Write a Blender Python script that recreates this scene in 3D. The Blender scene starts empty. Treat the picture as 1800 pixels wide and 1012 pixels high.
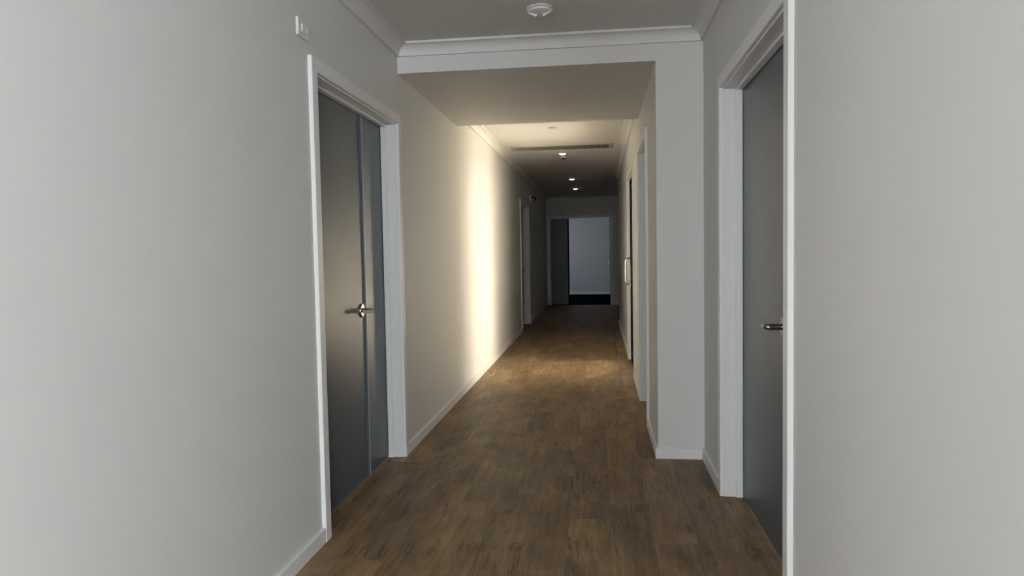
import bpy, bmesh, math, random
from mathutils import Vector, Matrix
random.seed(7)
scene = bpy.context.scene
COL = scene.collection

# ------------------------------------------------------------------ camera
CAM = dict(f=1230.62, yaw=-.1237, pitch=-.0502, roll=-.0176, h=1.2577)
cd = bpy.data.cameras.new('camera'); cam = bpy.data.objects.new('camera', cd); COL.objects.link(cam)
cd.sensor_fit = 'HORIZONTAL'; cd.sensor_width = 36.0; cd.lens = 36.0 * CAM['f'] / 1800.0
cd.clip_start = .02; cd.clip_end = 100
_fw = Vector((math.sin(CAM['yaw']) * math.cos(CAM['pitch']), math.cos(CAM['yaw']) * math.cos(CAM['pitch']), math.sin(CAM['pitch'])))
_rt = Vector((math.cos(CAM['yaw']), -math.sin(CAM['yaw']), 0)); _up = _rt.cross(_fw)
_c, _s = math.cos(CAM['roll']), math.sin(CAM['roll'])
R2 = _c * _rt + _s * _up; U2 = -_s * _rt + _c * _up
M3 = Matrix((R2, U2, -_fw)).transposed()
cam.matrix_world = Matrix.Translation((0, 0, CAM['h'])) @ M3.to_4x4()
scene.camera = cam

# ------------------------------------------------------------------ world and light
scene.view_settings.view_transform = 'Standard'
scene.view_settings.look = 'None'
scene.view_settings.gamma = 1.0
scene.view_settings.use_curve_mapping = False
scene.view_settings.exposure = 0.0
w = bpy.data.worlds.new('world'); scene.world = w; w.use_nodes = True
w.node_tree.nodes['Background'].inputs[0].default_value = (.75, .85, 1.0, 1)
w.node_tree.nodes['Background'].inputs[1].default_value = .8

def area(name, loc, aim, sx, sy, power, color):
    d = bpy.data.lights.new(name, 'AREA'); d.shape = 'RECTANGLE'; d.size = sx; d.size_y = sy
    d.energy = power; d.color = color
    o = bpy.data.objects.new(name, d); COL.objects.link(o); o.location = loc
    o.rotation_euler = (Vector(aim) - Vector(loc)).to_track_quat('-Z', 'Y').to_euler()
    return o
# daylight from behind the camera, through two added windows set off the corridor axis
area('added_lobby_daylight', (1.60, -4.77, 1.62), (-1.0, 1.5, 1.35), 1.5, 1.6, 585, (.85, .93, 1.0))
area('added_lobby_daylight', (-1.76, -4.77, 1.62), (.3, 3.0, 1.3), 1.5, 1.6, 232, (.85, .93, 1.0))
# warm daylight outside the glazed side door
area('side_door_daylight', (3.3, 8.05, 2.6), (.35, 7.52, 2.4), 1.5, 5.2, 375, (1.0, .85, .69))
# low warm sun on the paving outside that door; it travels away from the wall and never enters the corridor
sd = bpy.data.lights.new('sun', 'SUN'); sd.energy = 215; sd.color = (1.0, .84, .67); sd.angle = .01
so = bpy.data.objects.new('sun', sd); COL.objects.link(so); so.location = (3, 2, 6)
so.rotation_euler = Vector((.25, .30, -.92)).to_track_quat('-Z', 'Y').to_euler()
# cool daylight from the window of the room beyond the far door
area('far_room_daylight', (-2.75, 18.6, 1.4), (1, 18.9, 1.3), 1.6, 1.4, 12, (.52, .74, 1.0))

# ------------------------------------------------------------------ numbers of the place (metres)
XL, XP, XR = -1.219, .3457, .620
Y0, Y1, Y2, Y3, YE = -2.0, 4.264, 6.088, 12.156, 16.556
ZB, ZC, ZT = 2.373, 2.473, 2.545
SK_H, SK_T = .064, .016
WT = .15
XS = 1.75                     # far side of the side passage

# ------------------------------------------------------------------ materials
def mat(name):
    m = bpy.data.materials.new(name); m.use_nodes = True
    return m, m.node_tree.nodes, m.node_tree.links, m.node_tree.nodes['Principled BSDF']
def paint(name, col, rough=.5, bump=0.0, scale=350, var=.0):
    m, n, l, b = mat(name)
    b.inputs['Base Color'].default_value = (*col, 1); b.inputs['Roughness'].default_value = rough
    tc = n.new('ShaderNodeNewGeometry')
    if bump:
        t = n.new('ShaderNodeTexNoise'); t.inputs['Scale'].default_value = scale; t.inputs['Detail'].default_value = 2
        l.new(tc.outputs['Position'], t.inputs['Vector'])
        bp = n.new('ShaderNodeBump'); bp.inputs['Strength'].default_value = bump; bp.inputs['Distance'].default_value = .001
        l.new(t.outputs['Fac'], bp.inputs['Height']); l.new(bp.outputs['Normal'], b.inputs['Normal'])
    if var:
        t2 = n.new('ShaderNodeTexNoise'); t2.inputs['Scale'].default_value = 3; t2.inputs['Detail'].default_value = 3
        l.new(tc.outputs['Position'], t2.inputs['Vector'])
        r = n.new('ShaderNodeValToRGB')
        r.color_ramp.elements[0].color = (*[c * (1 - var) for c in col], 1); r.color_ramp.elements[1].color = (*[min(1, c * (1 + var)) for c in col], 1)
        l.new(t2.outputs['Fac'], r.inputs['Fac']); l.new(r.outputs['Color'], b.inputs['Base Color'])
    return m
def metal(name, col, rough):
    m, n, l, b = mat(name)
    b.inputs['Base Color'].default_value = (*col, 1); b.inputs['Metallic'].default_value = 1; b.inputs['Roughness'].default_value = rough
    t = n.new('ShaderNodeTexNoise'); t.inputs['Scale'].default_value = 90
    mr = n.new('ShaderNodeMapRange'); mr.inputs[3].default_value = rough * .85; mr.inputs[4].default_value = rough * 1.2
    l.new(t.outputs['Fac'], mr.inputs[0]); l.new(mr.outputs[0], b.inputs['Roughness'])
    return m
def emit(name, col, s):
    m, n, l, b = mat(name)
    b.inputs['Base Color'].default_value = (.8, .8, .8, 1)
    b.inputs['Emission Color'].default_value = (*col, 1); b.inputs['Emission Strength'].default_value = s
    return m
M = {}
M['wall'] = paint('wall_paint', (.665, .66, .645), .55, .05, 300, .012)
M['ceil'] = paint('ceiling_paint', (.71, .70, .685), .7, .1, 250, .01)
M['trim'] = paint('trim_gloss_paint', (.76, .76, .752), .35)
M['door'] = paint('door_grey_paint', (.076, .091, .112), .36, .10, 500, .02)
M['strip'] = paint('blue_grey_strip', (.17, .19, .225), .35, .02, 200)
M['stripdark'] = paint('dark_blue_grey_strip', (.075, .085, .105), .4, .02, 200)
M['dark'] = paint('dark_door_frame', (.006, .006, .007), .75, .02, 200)
M['plastic'] = paint('white_plastic', (.70, .70, .67), .35, .02, 200)
M['plasticgrey'] = paint('grey_plastic', (.42, .41, .38), .5, .02, 200)
M['black'] = paint('black_plastic', (.01, .01, .01), .5, .02, 200)
M['shadow'] = paint('grille_gap_shade', (.025, .025, .025), .9, .05, 80)
M['carpet'] = paint('dark_carpet', (.006, .006, .008), .95, .6, 900, .3)
M['dark'].node_tree.nodes['Principled BSDF'].inputs['Specular IOR Level'].default_value = .05
M['carpet'].node_tree.nodes['Principled BSDF'].inputs['Specular IOR Level'].default_value = 0
M['steel'] = metal('satin_steel', (.30, .288, .262), .24)
M['conc'] = paint('pale_concrete', (.45, .43, .40), .85, .3, 60, .06)
M['grille'] = paint('grille_metal_paint', (.45, .43, .39), .45, .02, 200)
M['subfloor'] = paint('subfloor', (.06, .05, .04), .9, .1, 50)
M['lens'] = emit('downlight_lens', (1, .97, .92), 12)

def glass_mat():
    m, n, l, b = mat('door_glass')
    out = n['Material Output']; n.remove(b)
    tr = n.new('ShaderNodeBsdfTransparent'); gl = n.new('ShaderNodeBsdfGlossy'); gl.inputs['Roughness'].default_value = .01
    tr.inputs[0].default_value = (.94, .97, .96, 1)
    lw = n.new('ShaderNodeLayerWeight'); lw.inputs['Blend'].default_value = .5
    pw = n.new('ShaderNodeMath'); pw.operation = 'POWER'; pw.inputs[1].default_value = 5; l.new(lw.outputs['Facing'], pw.inputs[0])
    fr = n.new('ShaderNodeMath'); fr.operation = 'MULTIPLY_ADD'; fr.inputs[1].default_value = .9; fr.inputs[2].default_value = .04; l.new(pw.outputs[0], fr.inputs[0])
    mx = n.new('ShaderNodeMixShader'); l.new(fr.outputs[0], mx.inputs[0]); l.new(tr.outputs[0], mx.inputs[1]); l.new(gl.outputs[0], mx.inputs[2])
    l.new(mx.outputs[0], out.inputs['Surface'])
    return m
M['glass'] = glass_mat()

def wood_mat():
    m, n, l, b = mat('vinyl_oak_plank')
    geo = n.new('ShaderNodeNewGeometry'); oi = n.new('ShaderNodeObjectInfo')
    sc = n.new('ShaderNodeVectorMath'); sc.operation = 'SCALE'; sc.inputs[3].default_value = 1
    cmb = n.new('ShaderNodeCombineXYZ')
    for i, k in enumerate((37.3, 91.7, 13.1)):
        mm = n.new('ShaderNodeMath'); mm.operation = 'MULTIPLY'; mm.inputs[1].default_value = k
        l.new(oi.outputs['Random'], mm.inputs[0]); l.new(mm.outputs[0], cmb.inputs[i])
    ad = n.new('ShaderNodeVectorMath'); ad.operation = 'ADD'
    l.new(geo.outputs['Position'], ad.inputs[0]); l.new(cmb.outputs[0], ad.inputs[1])
    def noise(scale, vec, detail, rough, dist=0.0):
        mp = n.new('ShaderNodeMapping'); mp.inputs['Scale'].default_value = vec; l.new(ad.outputs[0], mp.inputs['Vector'])
        t = n.new('ShaderNodeTexNoise'); t.inputs['Scale'].default_value = scale; t.inputs['Detail'].default_value = detail
        t.inputs['Roughness'].default_value = rough; t.inputs['Distortion'].default_value = dist
        l.new(mp.outputs[0], t.inputs['Vector']); return t.outputs['Fac']
    def ramp(fac, pts):
        r = n.new('ShaderNodeValToRGB'); e = r.color_ramp.elements
        while len(e) > 1: e.remove(e[-1])
        e[0].position = pts[0][0]; e[0].color = pts[0][1]
        for p, c in pts[1:]:
            q = e.new(p); q.color = c
        l.new(fac, r.inputs['Fac']); return r.outputs['Color']
    def mix(mode, fac, a, bb):
        x = n.new('ShaderNodeMix'); x.data_type = 'RGBA'; x.blend_type = mode
        if hasattr(fac, 'links') or not isinstance(fac, (int, float)): l.new(fac, x.inputs[0])
        else: x.inputs[0].default_value = fac
        l.new(a, x.inputs[6]); l.new(bb, x.inputs[7]); return x.outputs[2]
    def g(v): return (v, v, v, 1)
    clouds = noise(3.2, (1.6, .75, 1), 5, .6, .6)
    base = ramp(clouds, [(.28, (.148, .096, .049, 1)), (.50, (.238, .156, .080, 1)), (.72, (.335, .225, .119, 1))])
    grain = noise(30, (4.6, .30, 1), 7, .7, .5)
    c = mix('MULTIPLY', .75, base, ramp(grain, [(.30, g(.50)), (.52, g(.98)), (.72, g(1.32))]))
    streak = noise(11, (3.2, .22, 1), 4, .6, .7)
    c = mix('MULTIPLY', .85, c, ramp(streak, [(.32, g(.68)), (.5, g(1.0)), (.68, g(1.26))]))
    saw = noise(30, (.5, 5.0, 1), 3, .6, .3)
    c = mix('MULTIPLY', .35, c, ramp(saw, [(.35, g(.72)), (.6, g(1.05))]))
    crack = noise(5.0, (4.2, .34, 1), 4, .55, .55)
    cm = noise(4.3, (1.3, .8, 1), 2, .5)
    cfac = n.new('ShaderNodeMapRange'); cfac.inputs[1].default_value = .50; cfac.inputs[2].default_value = .62; l.new(cm, cfac.inputs[0])
    c = mix('MULTIPLY', cfac.outputs[0], c, ramp(crack, [(.0, g(1)), (.483, g(.92)), (.499, g(.30)), (.505, g(.30)), (.52, g(.9)), (.56, g(1))]))
    knot = noise(6.5, (1.9, .62, 1), 4, .6, .6)
    c = mix('MULTIPLY', .85, c, ramp(knot, [(.27, g(.38)), (.37, g(1))]))
    blot = noise(2.1, (1.3, .7, 1), 3, .5, .4)
    c = mix('MULTIPLY', .9, c, ramp(blot, [(.32, (.70, .72, .76, 1)), (.5, (1, 1, 1, 1)), (.68, (1.10, 1.08, 1.02, 1))]))
    tint = ramp(oi.outputs['Random'], [(0, (.88, .87, .86, 1)), (.35, (1.0, .98, .97, 1)), (.7, (1.05, 1.02, .97, 1)), (1, (1.12, 1.07, 1.0, 1))])
    c = mix('MULTIPLY', 1.0, c, tint)
    l.new(c, b.inputs['Base Color'])
    mr = n.new('ShaderNodeMapRange'); mr.inputs[3].default_value = .42; mr.inputs[4].default_value = .60
    l.new(grain, mr.inputs[0]); l.new(mr.outputs[0], b.inputs['Roughness'])
    b.inputs['Specular IOR Level'].default_value = .35
    bp = n.new('ShaderNodeBump'); bp.inputs['Strength'].default_value = .35; bp.inputs['Distance'].default_value = .0012
    l.new(grain, bp.inputs['Height']); l.new(bp.outputs['Normal'], b.inputs['Normal'])
    return m
M['wood'] = wood_mat()

# ------------------------------------------------------------------ helpers
def box(bm, x0, x1, y0, y1, z0, z1, bev=0.0):
    r = bmesh.ops.create_cube(bm, size=1)
    vs = r['verts']
    for v in vs:
        v.co = Vector((x0 + (v.co.x + .5) * (x1 - x0), y0 + (v.co.y + .5) * (y1 - y0), z0 + (v.co.z + .5) * (z1 - z0)))
    if bev:
        es = list({e for v in vs for e in v.link_edges})
        bmesh.ops.bevel(bm, geom=es, offset=bev, segments=2, profile=.5, affect='EDGES')
def finish(name, bm, m, parent=None, smooth=False):
    bmesh.ops.recalc_face_normals(bm, faces=bm.faces)
    me = bpy.data.meshes.new(name); bm.to_mesh(me); bm.free()
    me.materials.append(M[m])
    if smooth:
        for p in me.polygons: p.use_smooth = True
        try: me.set_sharp_from_angle(angle=math.radians(35))
        except Exception: pass
    o = bpy.data.objects.new(name, me); COL.objects.link(o)
    if parent: o.parent = parent; o.matrix_parent_inverse = parent.matrix_world.inverted()
    return o
def tag(o, label, cat, kind=None, group=None):
    o['label'] = label; o['category'] = cat
    if kind: o['kind'] = kind
    if group: o['group'] = group
    return o
def empty(name, loc, label, cat, kind=None, group=None):
    o = bpy.data.objects.new(name, None); COL.objects.link(o); o.location = loc; o.empty_display_size = .1
    bpy.context.view_layer.update()
    return tag(o, label, cat, kind, group)
def boxes(name, lst, m, parent=None, bev=0.0, smooth=False):
    bm = bmesh.new()
    for b in lst: box(bm, *b, bev=bev)
    return finish(name, bm, m, parent, smooth)
def lathe(bm, prof, seg=40, M4=Matrix()):
    rings = []
    for r, z in prof:
        if r < 1e-6: rings.append([bm.verts.new(M4 @ Vector((0, 0, z)))])
        else: rings.append([bm.verts.new(M4 @ Vector((r * math.cos(2 * math.pi * i / seg), r * math.sin(2 * math.pi * i / seg), z))) for i in range(seg)])
    for a, b in zip(rings, rings[1:]):
        for i in range(seg):
            j = (i + 1) % seg
            if len(a) == 1 and len(b) == 1: continue
            if len(a) == 1: bm.faces.new((a[0], b[i], b[j]))
            elif len(b) == 1: bm.faces.new((a[i], a[j], b[0]))
            else: bm.faces.new((a[i], a[j], b[j], b[i]))
def tube(bm, pts, rad, seg=14):
    pts = [Vector(p) for p in pts]; rings = []
    ref = None
    for i, p in enumerate(pts):
        t = (pts[min(i + 1, len(pts) - 1)] - pts[max(i - 1, 0)]).normalized()
        if ref is None:
            ref = Vector((0, 0, 1)) if abs(t.z) < .9 else Vector((1, 0, 0))
        u = (ref - t * ref.dot(t)).normalized(); v = t.cross(u); ref = u
        k = rad
        rings.append([bm.verts.new(p + u * k * math.cos(2 * math.pi * q / seg) + v * k * math.sin(2 * math.pi * q / seg)) for q in range(seg)])
    for a, b in zip(rings, rings[1:]):
        for q in range(seg): bm.faces.new((a[q], a[(q + 1) % seg], b[(q + 1) % seg], b[q]))
    bm.faces.new(rings[0]); bm.faces.new(rings[-1])
def arc(p0, corner, p1, r, n=6):
    """points of a rounded corner between p0-corner-p1"""
    p0, c, p1 = Vector(p0), Vector(corner), Vector(p1)
    a = c + (p0 - c).normalized() * r; b = c + (p1 - c).normalized() * r
    return [a * (1 - t) ** 2 + c * 2 * t * (1 - t) + b * t * t for t in [i / n for i in range(n + 1)]]
def sweep(bm, prof, A, B, nrm, ma, mb):
    """profile (d,z) along floor line A-B; nrm points into the room; ma/mb = mitre shift along A->B per unit of d"""
    A, B, nrm = Vector(A), Vector(B), Vector(nrm); t = (B - A).normalized()
    ra = [bm.verts.new((*(A + nrm * d + t * ma * d), z)) for d, z in prof]
    rb = [bm.verts.new((*(B + nrm * d + t * mb * d), z)) for d, z in prof]
    k = len(prof)
    for i in range(k): bm.faces.new((ra[i], ra[(i + 1) % k], rb[(i + 1) % k], rb[i]))
    bm.faces.new(ra); bm.faces.new(rb)

# ------------------------------------------------------------------ floor of planks
PW, PLEN = .187, 1.245
fl = boxes('floor', [(-1.6, 1.9, Y0, YE + .01, -.05, -.0075)], 'subfloor')
tag(fl, 'brown wood-look plank floor running down the corridor', 'floor', 'structure')
starts = {-10: 3.6, -9: 2.848, -8: 3.98, -7: 3.72, -6: 3.43, -5: 3.0, -4: 3.89, -3: 3.256, -2: 3.47, -1: 3.0, 0: 3.591, 1: 2.69}
plank_cache = {}
def plank(x0, x1, y0, y1):
    key = (round(x1 - x0, 3), round(y1 - y0, 3))
    if key not in plank_cache:
        bm = bmesh.new(); W, L = key; gp = .0002
        box(bm, -W / 2 + gp, W / 2 - gp, -L / 2 + gp, L / 2 - gp, -.007, 0)
        top = [e for e in bm.edges if all(v.co.z > -.001 for v in e.verts)]
        bmesh.ops.bevel(bm, geom=top, offset=.0004, segments=1, affect='EDGES')
        bmesh.ops.recalc_face_normals(bm, faces=bm.faces)
        me = bpy.data.meshes.new('plank'); bm.to_mesh(me); bm.free(); me.materials.append(M['wood']); plank_cache[key] = me
    o = bpy.data.objects.new('plank', plank_cache[key]); COL.objects.link(o)
    o.location = ((x0 + x1) / 2, (y0 + y1) / 2, 0); o.parent = fl
for k in range(-10, 7):
    xa = .412 + k * PW; xb = xa + PW
    lo, hi = (Y0, YE + .01) if k <= 1 else (Y3 + .0, YE + .01)
    if k > 1: xb = min(xb, XS)
    s = starts.get(k, 3 + random.random())
    y = s - PLEN * math.ceil((s - lo) / PLEN)
    while y < hi:
        a, b = max(y, lo), min(y + PLEN, hi)
        if b - a > .05: plank(xa, xb, a, b)
        y += PLEN

# ------------------------------------------------------------------ walls, ceiling, bulkhead
DH = 2.048       # clear opening height
RO = .022        # frame thickness
D1 = (2.962, 4.184); D2 = (2.405, 3.61); D3 = (5.055, 5.888); D4 = (6.925, 8.165); D5 = (11.03, 12.262)
EX = (-1.128, .277)
def wall_y(name, x0, x1, ya, yb, openings, label, zt=ZT):
    """a wall running in Y with door openings"""
    lst = []; y = ya
    for a, b in openings:
        a -= RO; b += RO
        lst.append((x0, x1, y, a, 0, zt)); lst.append((x0, x1, a, b, DH + RO, zt)); y = b
    lst.append((x0, x1, y, yb, 0, zt))
    return tag(boxes(name, lst, 'wall'), label, 'wall', 'structure')
wall_y('wall_left', XL - WT, XL, Y0, YE, [D1, D5], 'long off-white painted wall on the left of the corridor')
wall_y('wall_right', XR, XR + WT, Y0, Y1, [D2], 'near off-white wall on the right with the tall grey door')
wall_y('wall_right_far', XP, XP + WT, Y1 + WT, Y3, [D3, D4], 'right wall of the narrower far corridor past the pillar')
tag(boxes('wall_pillar', [(XP, XR + WT, Y1, Y1 + WT, 0, ZT)], 'wall'), 'off-white wall nib facing the camera where the corridor narrows', 'wall', 'structure')
tag(boxes('wall_end', [(XL - WT, EX[0] - RO, YE, YE + WT, 0, ZT), (EX[0] - RO, EX[1] + RO, YE, YE + WT, DH + RO, ZT), (EX[1] + RO, XS + WT, YE, YE + WT, 0, ZT)], 'wall'),
    'dim end wall of the corridor around the far double door', 'wall', 'structure')
# added unseen lobby; its two windows sit off-axis to keep the end wall dim
LB = -4.62
tag(boxes('wall_back', [(-3.6, -2.54, LB - .12, LB, 0, ZT), (-.98, .82, LB - .12, LB, 0, ZT), (2.38, 3.2, LB - .12, LB, 0, ZT), (-2.54, -.98, LB - .12, LB, 0, .80), (-2.54, -.98, LB - .12, LB, 2.45, ZT), (.82, 2.38, LB - .12, LB, 0, .80), (.82, 2.38, LB - .12, LB, 2.45, ZT)], 'wall'),
    'added lobby wall behind the camera, its two windows placed to shape the light', 'wall', 'structure')
tag(boxes('wall_lobby', [(-3.7, -3.6, LB - .12, Y0, 0, ZT), (3.2, 3.3, LB - .12, Y0, 0, ZT), (-3.6, XL - WT, Y0 - .12, Y0, 0, ZT), (XR + WT, 3.2, Y0 - .12, Y0, 0, ZT)], 'wall'), 'side walls of the added lobby behind the camera', 'wall', 'structure')
tag(boxes('floor_lobby', [(-3.6, 3.2, LB - .12, Y0, -.05, 0)], 'wood'), 'brown wood-look floor of the added lobby behind the camera', 'floor', 'structure')
tag(boxes('ceiling_lobby', [(-3.7, 3.3, LB - .12, Y0 - .0, ZT, ZT + .12)], 'ceil'), 'white ceiling of the added lobby behind the camera', 'ceiling', 'structure')
tag(boxes('wall_side', [(XP + WT, XS + WT, Y3 - WT, Y3, 0, ZT), (XS, XS + WT, Y3, YE, 0, ZT)], 'wall'), 'walls of the dark side passage past the right wall corner', 'wall', 'structure')
tag(boxes('ceiling', [(XL - WT, XR + WT, Y0, Y1 + WT, ZT, ZT + .12), (XL - WT, XP + WT, Y1 + WT, Y3 - WT, ZT, ZT + .12), (XL - WT, XS + WT, Y3 - WT, YE + WT, ZT, ZT + .12)], 'ceil'), 'flat white ceiling of the corridor', 'ceiling', 'structure')
tag(boxes('ceiling_bulkhead', [(XL, XP, Y1, Y2, ZB, ZT)], 'wall'), 'dropped beam across the corridor with a shaded underside', 'beam', 'structure')

# room beyond the far door
YR = 20.70
tag(boxes('floor_far_room', [(-2.6, 2.2, YE + .012, YR, -.05, -.001)], 'carpet'), 'dark carpet of the room beyond the far door', 'floor', 'structure')
tag(boxes('wall_far_room', [(-2.6, 2.2, YR, YR + .1, 0, ZT), (2.1, 2.2, YE + WT, YR, 0, ZT), (-2.6, XL - WT, YE, YE + WT, 0, ZT), (XS + WT, 2.2, YE, YE + WT, 0, ZT), (-2.6, -2.5, YE + WT, 17.7, 0, ZT), (-2.6, -2.5, 19.5, YR, 0, ZT), (-2.6, -2.5, 17.7, 19.5, 0, .6), (-2.6, -2.5, 17.7, 19.5, 2.2, ZT)], 'wall'),
    'cool daylit wall seen through the open far door', 'wall', 'structure')
tag(boxes('ceiling_far_room', [(-2.6, 2.2, YE + WT, YR + .1, ZT, ZT + .1)], 'ceil'), 'ceiling of the room beyond the far door', 'ceiling', 'structure')

# ------------------------------------------------------------------ cornices
def cove():
    p = [(0, ZC), (.017, ZC)]
    cx, cz, r = .075, ZC, .058
    for i in range(9):
        a = math.pi - i / 8 * math.pi / 2
        p.append((cx + r * math.cos(a), cz + r * math.sin(a)))
    p += [(.077, ZC + .058), (.077, ZT), (0, ZT)]
    return p
def cornice(n, A, B, nrm, ma, mb, label):
    bm = bmesh.new(); sweep(bm, cove(), A, B, nrm, ma, mb)
    return tag(finish('trim_%d' % n, bm, 'ceil', smooth=True), label, 'cornice', 'structure')
cornice(1, (XL, Y0), (XL, Y1), (1, 0), 0, -1, 'curved white cornice along the near left wall')
cornice(2, (XL, Y1), (XR, Y1), (0, -1), 1, -1, 'bright curved cornice across the front of the dropped beam')
cornice(3, (XR, Y0), (XR, Y1), (-1, 0), 0, -1, 'curved white cornice along the near right wall')
cornice(4, (XL, Y2), (XL, YE), (1, 0), 1, -1, 'curved cornice along the far left wall past the beam')
cornice(5, (XP, Y2), (XP, Y3), (-1, 0), 1, 1, 'curved cornice along the far right wall past the beam')
cornice(6, (XL, YE), (XS, YE), (0, -1), 1, 0, 'dim cornice above the far double door')
cornice(7, (XL, Y2), (XP, Y2), (0, 1), 1, -1, 'cornice on the hidden back of the dropped beam')
cornice(8, (XP, Y3), (XS, Y3), (0, 1), -1, 0, 'cornice turning into the dark side passage')

# ------------------------------------------------------------------ skirting boards
AW, AT, QK = .060, .018, .006        # architrave width, thickness, set-back
SKP = [(0, 0), (SK_T, 0), (SK_T, SK_H - .004), (SK_T - .0012, SK_H - .0012), (SK_T - .004, SK_H), (0, SK_H)]
def skirting(name, segs, label):
    bm = bmesh.new()
    for s in segs: sweep(bm, SKP, *s)
    return tag(finish(name, bm, 'trim'), label, 'skirting board', 'structure')
ao = AW + QK
skirting('baseboard_left', [((XL, Y0), (XL, D1[0] - ao), (1, 0), 0, 0)], 'white skirting board at the foot of the near left wall')
skirting('baseboard_left_middle', [((XL, D1[1] + ao), (XL, D5[0] - ao), (1, 0), 0, 0)], 'long white skirting board between the two left doors')
skirting('baseboard_left_far', [((XL, D5[1] + ao), (XL, YE), (1, 0), 0, -1)], 'dim skirting board past the far left door')
skirting('baseboard_right', [((XR, Y0), (XR, D2[0] - ao), (-1, 0), 0, 0)], 'skirting board at the foot of the near right wall')
skirting('baseboard_right_middle', [((XR, D2[1] + ao), (XR, Y1), (-1, 0), 0, -1)], 'short skirting board between the right door and the wall nib')
skirting('baseboard_pillar', [((XP, Y1), (XR, Y1), (0, -1), -1, -1)], 'white skirting board across the front of the wall nib')
skirting('baseboard_right_far', [((XP, Y1), (XP, D3[0] - ao), (-1, 0), -1, 0)], 'skirting board on the inner side of the wall nib')
skirting('baseboard_right_between', [((XP, D3[1] + ao), (XP, D4[0] - ao), (-1, 0), 0, 0)], 'short skirting board between the two far right doorways')
skirting('baseboard_right_end', [((XP, D4[1] + ao), (XP, Y3), (-1, 0), 0, 1), ((XP, Y3), (XS, Y3), (0, 1), -1, 0)], 'skirting board past the glazed door to the wall corner')
skirting('baseboard_end', [((EX[1] + ao, YE), (XS, YE), (0, -1), 0, 0)], 'skirting board right of the far double door')
skirting('baseboard_far_room', [((-2.5, YR), (2.1, YR), (0, -1), 0, 0)], 'pale skirting board of the room beyond the far door')

# ------------------------------------------------------------------ doors
class Wall:
    """a = along the wall, d = depth into the wall (negative = out into the corridor)"""
    def __init__(s, kind, pos): s.k, s.p = kind, pos
    def P(s, a, d, z):
        if s.k == 'L': return Vector((s.p - d, a, z))
        if s.k == 'R': return Vector((s.p + d, a, z))
        return Vector((a, s.p + d, z))
    def box(s, bm, a0, a1, d0, d1, z0, z1, bev=0.0):
        p, q = s.P(a0, d0, z0), s.P(a1, d1, z1)
        box(bm, min(p.x, q.x), max(p.x, q.x), min(p.y, q.y), max(p.y, q.y), z0, z1, bev)
    def mesh(s, name, lst, m, parent, bev=0.0):
        bm = bmesh.new()
        for b in lst: s.box(bm, *b, bev=bev)
        return finish(name, bm, m, parent)
    def axis(s):      # matrix whose z points out into the corridor
        z = s.P(0, -1, 0) - s.P(0, 0, 0); x = s.P(1, 0, 0) - s.P(0, 0, 0); y = z.cross(x)
        return Matrix((x, y, z)).transposed().to_4x4()
def frame(W, root, a0, a1, stop=(.058, .090), depth=WT):
    bm = bmesh.new(); f = RO
    W.box(bm, a0 - f, a0, 0, depth, 0, DH + f, .0015); W.box(bm, a1, a1 + f, 0, depth, 0, DH + f, .0015); W.box(bm, a0, a1, 0, depth, DH, DH + f, .0015)
    finish('door_frame', bm, 'trim', root)
    if stop:
        t = .012
        for b in ((a0, a0 + t, *stop, 0, DH), (a1 - t, a1, *stop, 0, DH), (a0 + t, a1 - t, *stop, DH - t, DH)):
            W.mesh('door_stop', [b], 'trim', root, .0015)
def architrave(W, root, a0, a1):
    i0, i1, zi = a0 - QK, a1 + QK, DH + QK
    o0, o1, zo = i0 - AW, i1 + AW, zi + AW
    def piece(poly):
        bm = bmesh.new()
        fr = [bm.verts.new(W.P(a, -AT, z)) for a, z in poly]; bk = [bm.verts.new(W.P(a, 0, z)) for a, z in poly]
        bm.faces.new(fr); bm.faces.new(bk)
        for i in range(4): bm.faces.new((fr[i], fr[(i + 1) % 4], bk[(i + 1) % 4], bk[i]))
        bmesh.ops.recalc_face_normals(bm, faces=bm.faces)
        fe = [e for e in bm.edges if e.verts[0] in fr and e.verts[1] in fr and (e.verts[0].co - e.verts[1].co).length > .2]
        bmesh.ops.bevel(bm, geom=fe, offset=.0025, segments=2, affect='EDGES')
        finish('architrave', bm, 'trim', root)
    piece([(o0, 0), (i0, 0), (i0, zi), (o0, zo)]); piece([(i1, 0), (o1, 0), (o1, zo), (i1, zi)]); piece([(i0, zi), (i1, zi), (o1, zo), (o0, zo)])
def lever(W, leaf, a, d, z, sgn, proj=.062, length=.118):
    """round rose, neck and mitred lever pointing along +-a"""
    A = Matrix.Translation(W.P(a, d, z)) @ W.axis()
    bm = bmesh.new(); lathe(bm, [(0, 0), (.039, 0), (.039, .007), (.037, .010), (.030, .011), (.014, .0115), (0, .0115)], 40, A)
    finish('handle_rose', bm, 'steel', leaf, True)
    bm = bmesh.new(); c = W.P(a, d - proj, z); r = .0120
    pts = [W.P(a, d, z), W.P(a, d - proj + .016, z)] + arc(W.P(a, d, z), c, W.P(a + sgn * length, d - proj, z), .007, 4) + [W.P(a + sgn * length, d - proj, z)]
    tube(bm, pts, r, 18)
    finish('lever', bm, 'steel', leaf, True)
def door_root(n, loc, label):
    return empty('door_%d' % n, loc, label, 'door', 'structure')
LT = .036; LD = .0935      # leaf thickness, leaf face depth
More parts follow.
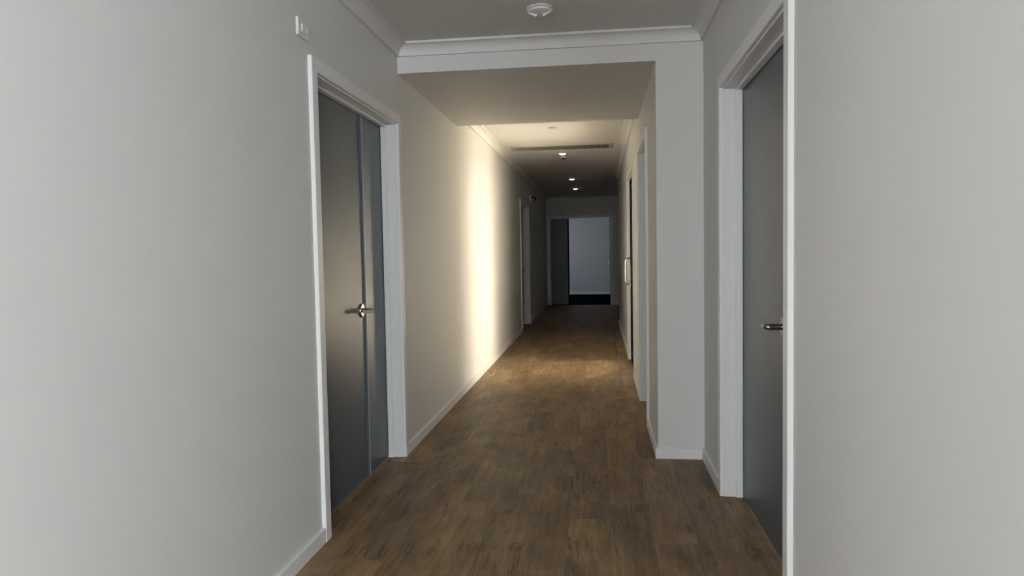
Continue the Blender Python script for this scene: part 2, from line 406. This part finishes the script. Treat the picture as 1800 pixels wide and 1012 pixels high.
# door 1: one and a half leaves, left wall
W = Wall('L', XL)
r = door_root(1, (XL, D1[0], 0), 'grey one-and-a-half leaf door with white frame in the near left wall')
frame(W, r, *D1); architrave(W, r, *D1)
lf = W.mesh('door_leaf', [(D1[0] + .003, 3.803, LD, LD + LT, .008, DH - .004)], 'door', r, .002)
lever(W, lf, 3.752, LD, .952, -1)
lf2 = W.mesh('door_leaf', [(3.808, D1[1] - .003, LD, LD + LT, .008, DH - .004)], 'door', r, .002)
st = W.mesh('meeting_strip', [(3.786, 3.829, LD - .006, LD, .008, DH - .014)], 'stripdark', r, .001)
bead = W.mesh('bead', [(3.797, 3.818, LD - .013, LD - .006, .008, DH - .014)], 'strip', st, .002)
st['label'] = 'blue grey strip down the meeting edge'
# door 2: right wall
W = Wall('R', XR)
r = door_root(2, (XR, D2[0], 0), 'tall grey door in a deep white frame in the near right wall')
frame(W, r, *D2); architrave(W, r, *D2)
lf = W.mesh('door_leaf', [(2.735, D2[1] - .003, LD, LD + LT, .008, DH - .004)], 'door', r, .002)
lever(W, lf, 2.815, LD, .952, 1, .066, .055)
W.mesh('door_leaf', [(D2[0] + .003, 2.731, LD, LD + LT, .008, DH - .004)], 'door', r, .002)
# door 3: right far wall, nearest the pillar
W = Wall('R', XP)
r = door_root(3, (XP, D3[0], 0), 'deep grey doorway just past the wall nib on the right')
frame(W, r, *D3, stop=(.075, .105)); architrave(W, r, *D3)
lf = W.mesh('door_leaf', [(D3[0] + .003, D3[1] - .003, .108, .108 + LT, .008, DH - .004)], 'door', r, .002)
lever(W, lf, D3[0] + .07, .108, .952, 1)
# door 4: glazed door in a dark frame, daylight outside
r = door_root(4, (XP, D4[0], 0), 'glazed dark-framed door with steel pull handle letting in warm daylight')
frame(W, r, *D4, stop=None); architrave(W, r, *D4)
a0, a1 = D4; f0, f1 = .014, .054
sw = .075
for b in ((a0 + .003, a0 + sw, f0, f1, .006, DH - .004), (a1 - sw, a1 - .003, f0, f1, .006, DH - .004)):
    stile = W.mesh('door_stile', [b], 'dark', r, .002)
for b in ((a0 + sw, a1 - sw, f0, f1, .006, .09), (a0 + sw, a1 - sw, f0, f1, DH - .07, DH - .004)):
    W.mesh('door_rail', [b], 'dark', r, .002)
W.mesh('glass_pane', [(a0 + sw, a1 - sw, .032, .038, .09, DH - .07)], 'glass', r)
hz = 1.024; ha = a1 - .045
bm = bmesh.new()
zt, zb, pr = hz + .150, hz - .150, .060
pts = [W.P(ha, f0, zt)] + arc(W.P(ha, f0, zt), W.P(ha, f0 - pr, zt), W.P(ha, f0 - pr, zb), .052, 9) + arc(W.P(ha, f0 - pr, zt), W.P(ha, f0 - pr, zb), W.P(ha, f0, zb), .052, 9) + [W.P(ha, f0, zb)]
tube(bm, pts, .011, 16)
o = finish('pull_handle', bm, 'steel', r, True); o['label'] = 'polished steel D-shaped pull handle'
W.mesh('handle_plate', [(ha - .028, ha + .028, f0 - .004, f0, hz - .20, hz + .115)], 'steel', r, .002)
# door 5: far left
W = Wall('L', XL)
r = door_root(5, (XL, D5[0], 0), 'dim grey door in a white frame in the far left wall')
frame(W, r, *D5); architrave(W, r, *D5)
lf = W.mesh('door_leaf', [(D5[0] + .003, 11.90, LD, LD + LT, .008, DH - .004)], 'door', r, .002)
lever(W, lf, 11.84, LD, .952, -1)
W.mesh('door_leaf', [(11.905, D5[1] - .003, LD, LD + LT, .008, DH - .004)], 'door', r, .002)
# door 6: end wall, left leaf shut and right leaf open into the room
W = Wall('E', YE)
r = door_root(6, (EX[0], YE, 0), 'far double door, left leaf shut and right leaf open to a daylit room')
frame(W, r, *EX, stop=None); architrave(W, r, *EX)
W.mesh('door_leaf', [(EX[0] + .003, -.700, .094, .094 + LT, .008, DH - .004)], 'door', r, .002)
W.mesh('meeting_strip', [(-.722, -.690, .082, .093, .008, DH - .010)], 'dark', r, .002)
hx, hy = EX[1] - .016, YE + .152
lf = boxes('door_leaf', [(hx, hx + LT, hy, hy + .90, .008, DH - .004)], 'door', r, .002)
lever(Wall('R', hx), lf, hy + .83, 0, .98, -1)
swing = Matrix.Translation((hx, hy, 0)) @ Matrix.Rotation(math.radians(-3.5), 4, 'Z') @ Matrix.Translation((-hx, -hy, 0))
for q in [lf] + list(lf.children): q.data.transform(swing)

# ------------------------------------------------------------------ ground outside the glazed door
tag(boxes('ground_outside', [(XP + WT, 7.0, Y1 + WT, Y3 - WT, -.06, -.012), (XS + WT + .35, 7.0, Y3 - WT, 24, -.06, -.012)], 'conc'), 'pale paving outside the glazed door', 'ground', 'structure')
tag(boxes('wall_outside_bounce', [(4.6, 4.75, 3.0, 24, -.06, 2.3)], 'conc'), 'added boundary wall bouncing warm sun in through the glazed door', 'wall', 'structure')  # unseen wall added to reflect warm sunlight towards the glazed door

# ------------------------------------------------------------------ ceiling fittings
def detector():
    c = Vector((-.292, 3.752, ZT)); t = Matrix.Translation(c) @ Matrix.Diagonal((1, 1, .72, 1))
    e = empty('heat_detector', c, 'round white fire detector on the ceiling near the beam', 'detector')
    bm = bmesh.new(); lathe(bm, [(0, 0), (.067, 0), (.070, -.003), (.070, -.014), (.066, -.017), (0, -.017)], 48, t); finish('base', bm, 'plastic', e, True)
    bm = bmesh.new(); lathe(bm, [(.060, -.017), (.060, -.0195), (0, -.0195)], 48, t); finish('gap_ring', bm, 'plasticgrey', e, True)
    bm = bmesh.new(); lathe(bm, [(.060, -.0195), (.066, -.0195), (.067, -.022), (.065, -.033), (.060, -.036), (.024, -.046), (.020, -.047), (0, -.047)], 48, t); finish('body', bm, 'plastic', e, True)
    bm = bmesh.new(); lathe(bm, [(.013, -.047), (.013, -.050), (.006, -.051), (.006, -.062), (0, -.063)], 20, t); finish('sensor', bm, 'plasticgrey', e, True)
    bm = bmesh.new(); lathe(bm, [(.014, -.066), (.020, -.066), (.020, -.069), (.014, -.069), (.014, -.066)], 24, t); finish('cage_ring', bm, 'plasticgrey', e, True)
    for k in range(3):
        a = math.radians((187, -14, 88)[k]); R = Matrix.Rotation(a, 4, 'Z')
        bm = bmesh.new(); th = .004
        P = [(.063, -.034), (.063, -.040), (.021, -.069), (.016, -.069), (.016, -.046)]
        f1 = [bm.verts.new(t @ R @ Vector((x, -th, z))) for x, z in P]; f2 = [bm.verts.new(t @ R @ Vector((x, th, z))) for x, z in P]
        bm.faces.new(f1); bm.faces.new(f2)
        for i in range(5): bm.faces.new((f1[i], f1[(i + 1) % 5], f2[(i + 1) % 5], f2[i]))
        finish('fin', bm, 'plastic', e)
    bm = bmesh.new(); box(bm, c.x - .028, c.x - .006, c.y - .0705, c.y - .0690, ZT - .0085, ZT - .0062); finish('slot', bm, 'plasticgrey', e)
detector()
def downlight(y, label, power):
    c = Vector((-.455, y, ZT)); t = Matrix.Translation(c)
    e = empty('downlight', c, label, 'downlight', group='lit corridor downlights')
    bm = bmesh.new(); lathe(bm, [(.038, .0), (.038, -.004), (.044, -.006), (.052, -.003), (.053, 0), (.038, 0)], 40, t); finish('trim_ring', bm, 'plastic', e, True)
    bm = bmesh.new(); lathe(bm, [(.042, -.003), (.038, -.010), (.028, -.016), (.012, -.019), (0, -.0195)], 40, t); finish('lens', bm, 'lens', e, True)
    d = bpy.data.lights.new('downlight_lamp', 'SPOT'); d.energy = power; d.spot_size = math.radians(95); d.spot_blend = .9; d.shadow_soft_size = .04; d.color = (1, .90, .76)
    o = bpy.data.objects.new('downlight_lamp', d); COL.objects.link(o); o.parent = e; o.location = (0, 0, -.02)
downlight(9.264, 'lit round downlight just past the ceiling grille', 9)
downlight(12.53, 'lit round downlight second along the dark ceiling', 4)
downlight(14.46, 'lit round downlight nearest the far double door', 3)
def disc(name, y, r, prof, m, label, cat):
    c = Vector((-.457, y, ZT)); t = Matrix.Translation(c)
    e = empty(name, c, label, cat)
    bm = bmesh.new(); lathe(bm, [(0, 0), (r, 0), (r, -.005), (r * .93, -.008), (r * .75, -.008)] + prof[:1] , 40, t); finish('rim', bm, m, e, True)
    bm = bmesh.new(); lathe(bm, prof, 40, t); finish('cover', bm, m, e, True)
disc('ceiling_speaker', 7.33, .044, [(.033, -.008), (.028, -.011), (0, -.012)], 'plasticgrey', 'small flat round fitting on the bright ceiling before the grille', 'ceiling fitting')
def sensor():
    c = Vector((-.457, 9.585, ZT)); t = Matrix.Translation(c)
    e = empty('motion_sensor', c, 'small drum-shaped sensor on the ceiling just behind the first downlight', 'sensor')
    bm = bmesh.new(); lathe(bm, [(0, 0), (.041, 0), (.041, -.019), (.038, -.022), (.036, -.022)], 40, t); finish('body', bm, 'plastic', e, True)
    bm = bmesh.new(); lathe(bm, [(.0365, -.021), (.034, -.026), (.022, -.031), (0, -.032)], 40, t); finish('lens', bm, 'black', e, True)
sensor()
disc('sprinkler_cover', 11.84, .042, [(.031, -.008), (.026, -.012), (0, -.013)], 'plasticgrey', 'faint flat disc on the ceiling between the first two downlights', 'ceiling fitting')

def grille():
    x0, x1, y0, y1 = -1.060, .195, 8.555, 8.885
    e = empty('air_grille', ((x0 + x1) / 2, (y0 + y1) / 2, ZT), 'long slatted air grille across the ceiling of the far corridor', 'air grille')
    fw = .018; zb = ZT - .008
    for b in ((x0, x1, y0, y0 + fw, zb, ZT), (x0, x1, y1 - fw, y1, zb, ZT), (x0, x0 + .055, y0 + fw, y1 - fw, zb, ZT), (x1 - .055, x1, y0 + fw, y1 - fw, zb, ZT)):
        boxes('grille_frame', [b], 'grille', e, .003)
    boxes('grille_back', [(x0 + .055, x1 - .055, y0 + fw, y1 - fw, ZT - .0015, ZT)], 'shadow', e)  # flat dark sheet painting in the shade between the slats; no duct above
    n = 64; span = x1 - x0 - .11; me = None
    for i in range(n):
        x = x0 + .055 + span * (i + .5) / n
        if me is None:
            o = boxes('slat', [(-.0034, .0034, -(y1 - y0) / 2 + fw, (y1 - y0) / 2 - fw, -.0075, -.002)], 'grille'); me = o.data
        else:
            o = bpy.data.objects.new('slat', me); COL.objects.link(o)
        o.parent = e; o.location = (x - (x0 + x1) / 2, 0, 0)
grille()

# ------------------------------------------------------------------ wall fittings
def wall_plate():
    y0, y1, z0, z1 = 2.785, 2.902, 2.166, 2.240; x = XL
    e = empty('switch_plate', (x, (y0 + y1) / 2, z0), 'white switch plate high on the left wall above the grey door', 'switch')
    boxes('plate', [(x, x + .011, y0, y1, z0, z1)], 'plastic', e, .003)
    boxes('rocker', [(x + .011, x + .0165, y0 + .030, y0 + .058, z0 + .021, z1 - .021)], 'plastic', e, .002)
    for k in range(2):
        boxes('button', [(x + .011, x + .0145, y0 + .070 + k * .016, y0 + .080 + k * .016, z0 + .026, z1 - .026)], 'plastic', e, .0012)
wall_plate()
def bracket():
    y, z = 12.64, 2.225; x = XL
    e = empty('wall_bracket', (x, y, z), 'white wall box with a black hooked arm beyond the far left door', 'wall fitting')
    boxes('box', [(x, x + .032, y - .05, y + .05, z - .055, z + .065)], 'plastic', e, .004)
    bm = bmesh.new()
    pts = [Vector((x + .03, y, z + .022))] + arc((x + .03, y, z + .022), (x + .098, y, z + .022), (x + .098, y, z - .04), .018) + [Vector((x + .098, y, z - .04))]
    tube(bm, pts, .0155, 12); finish('arm', bm, 'black', e, True)
bracket()
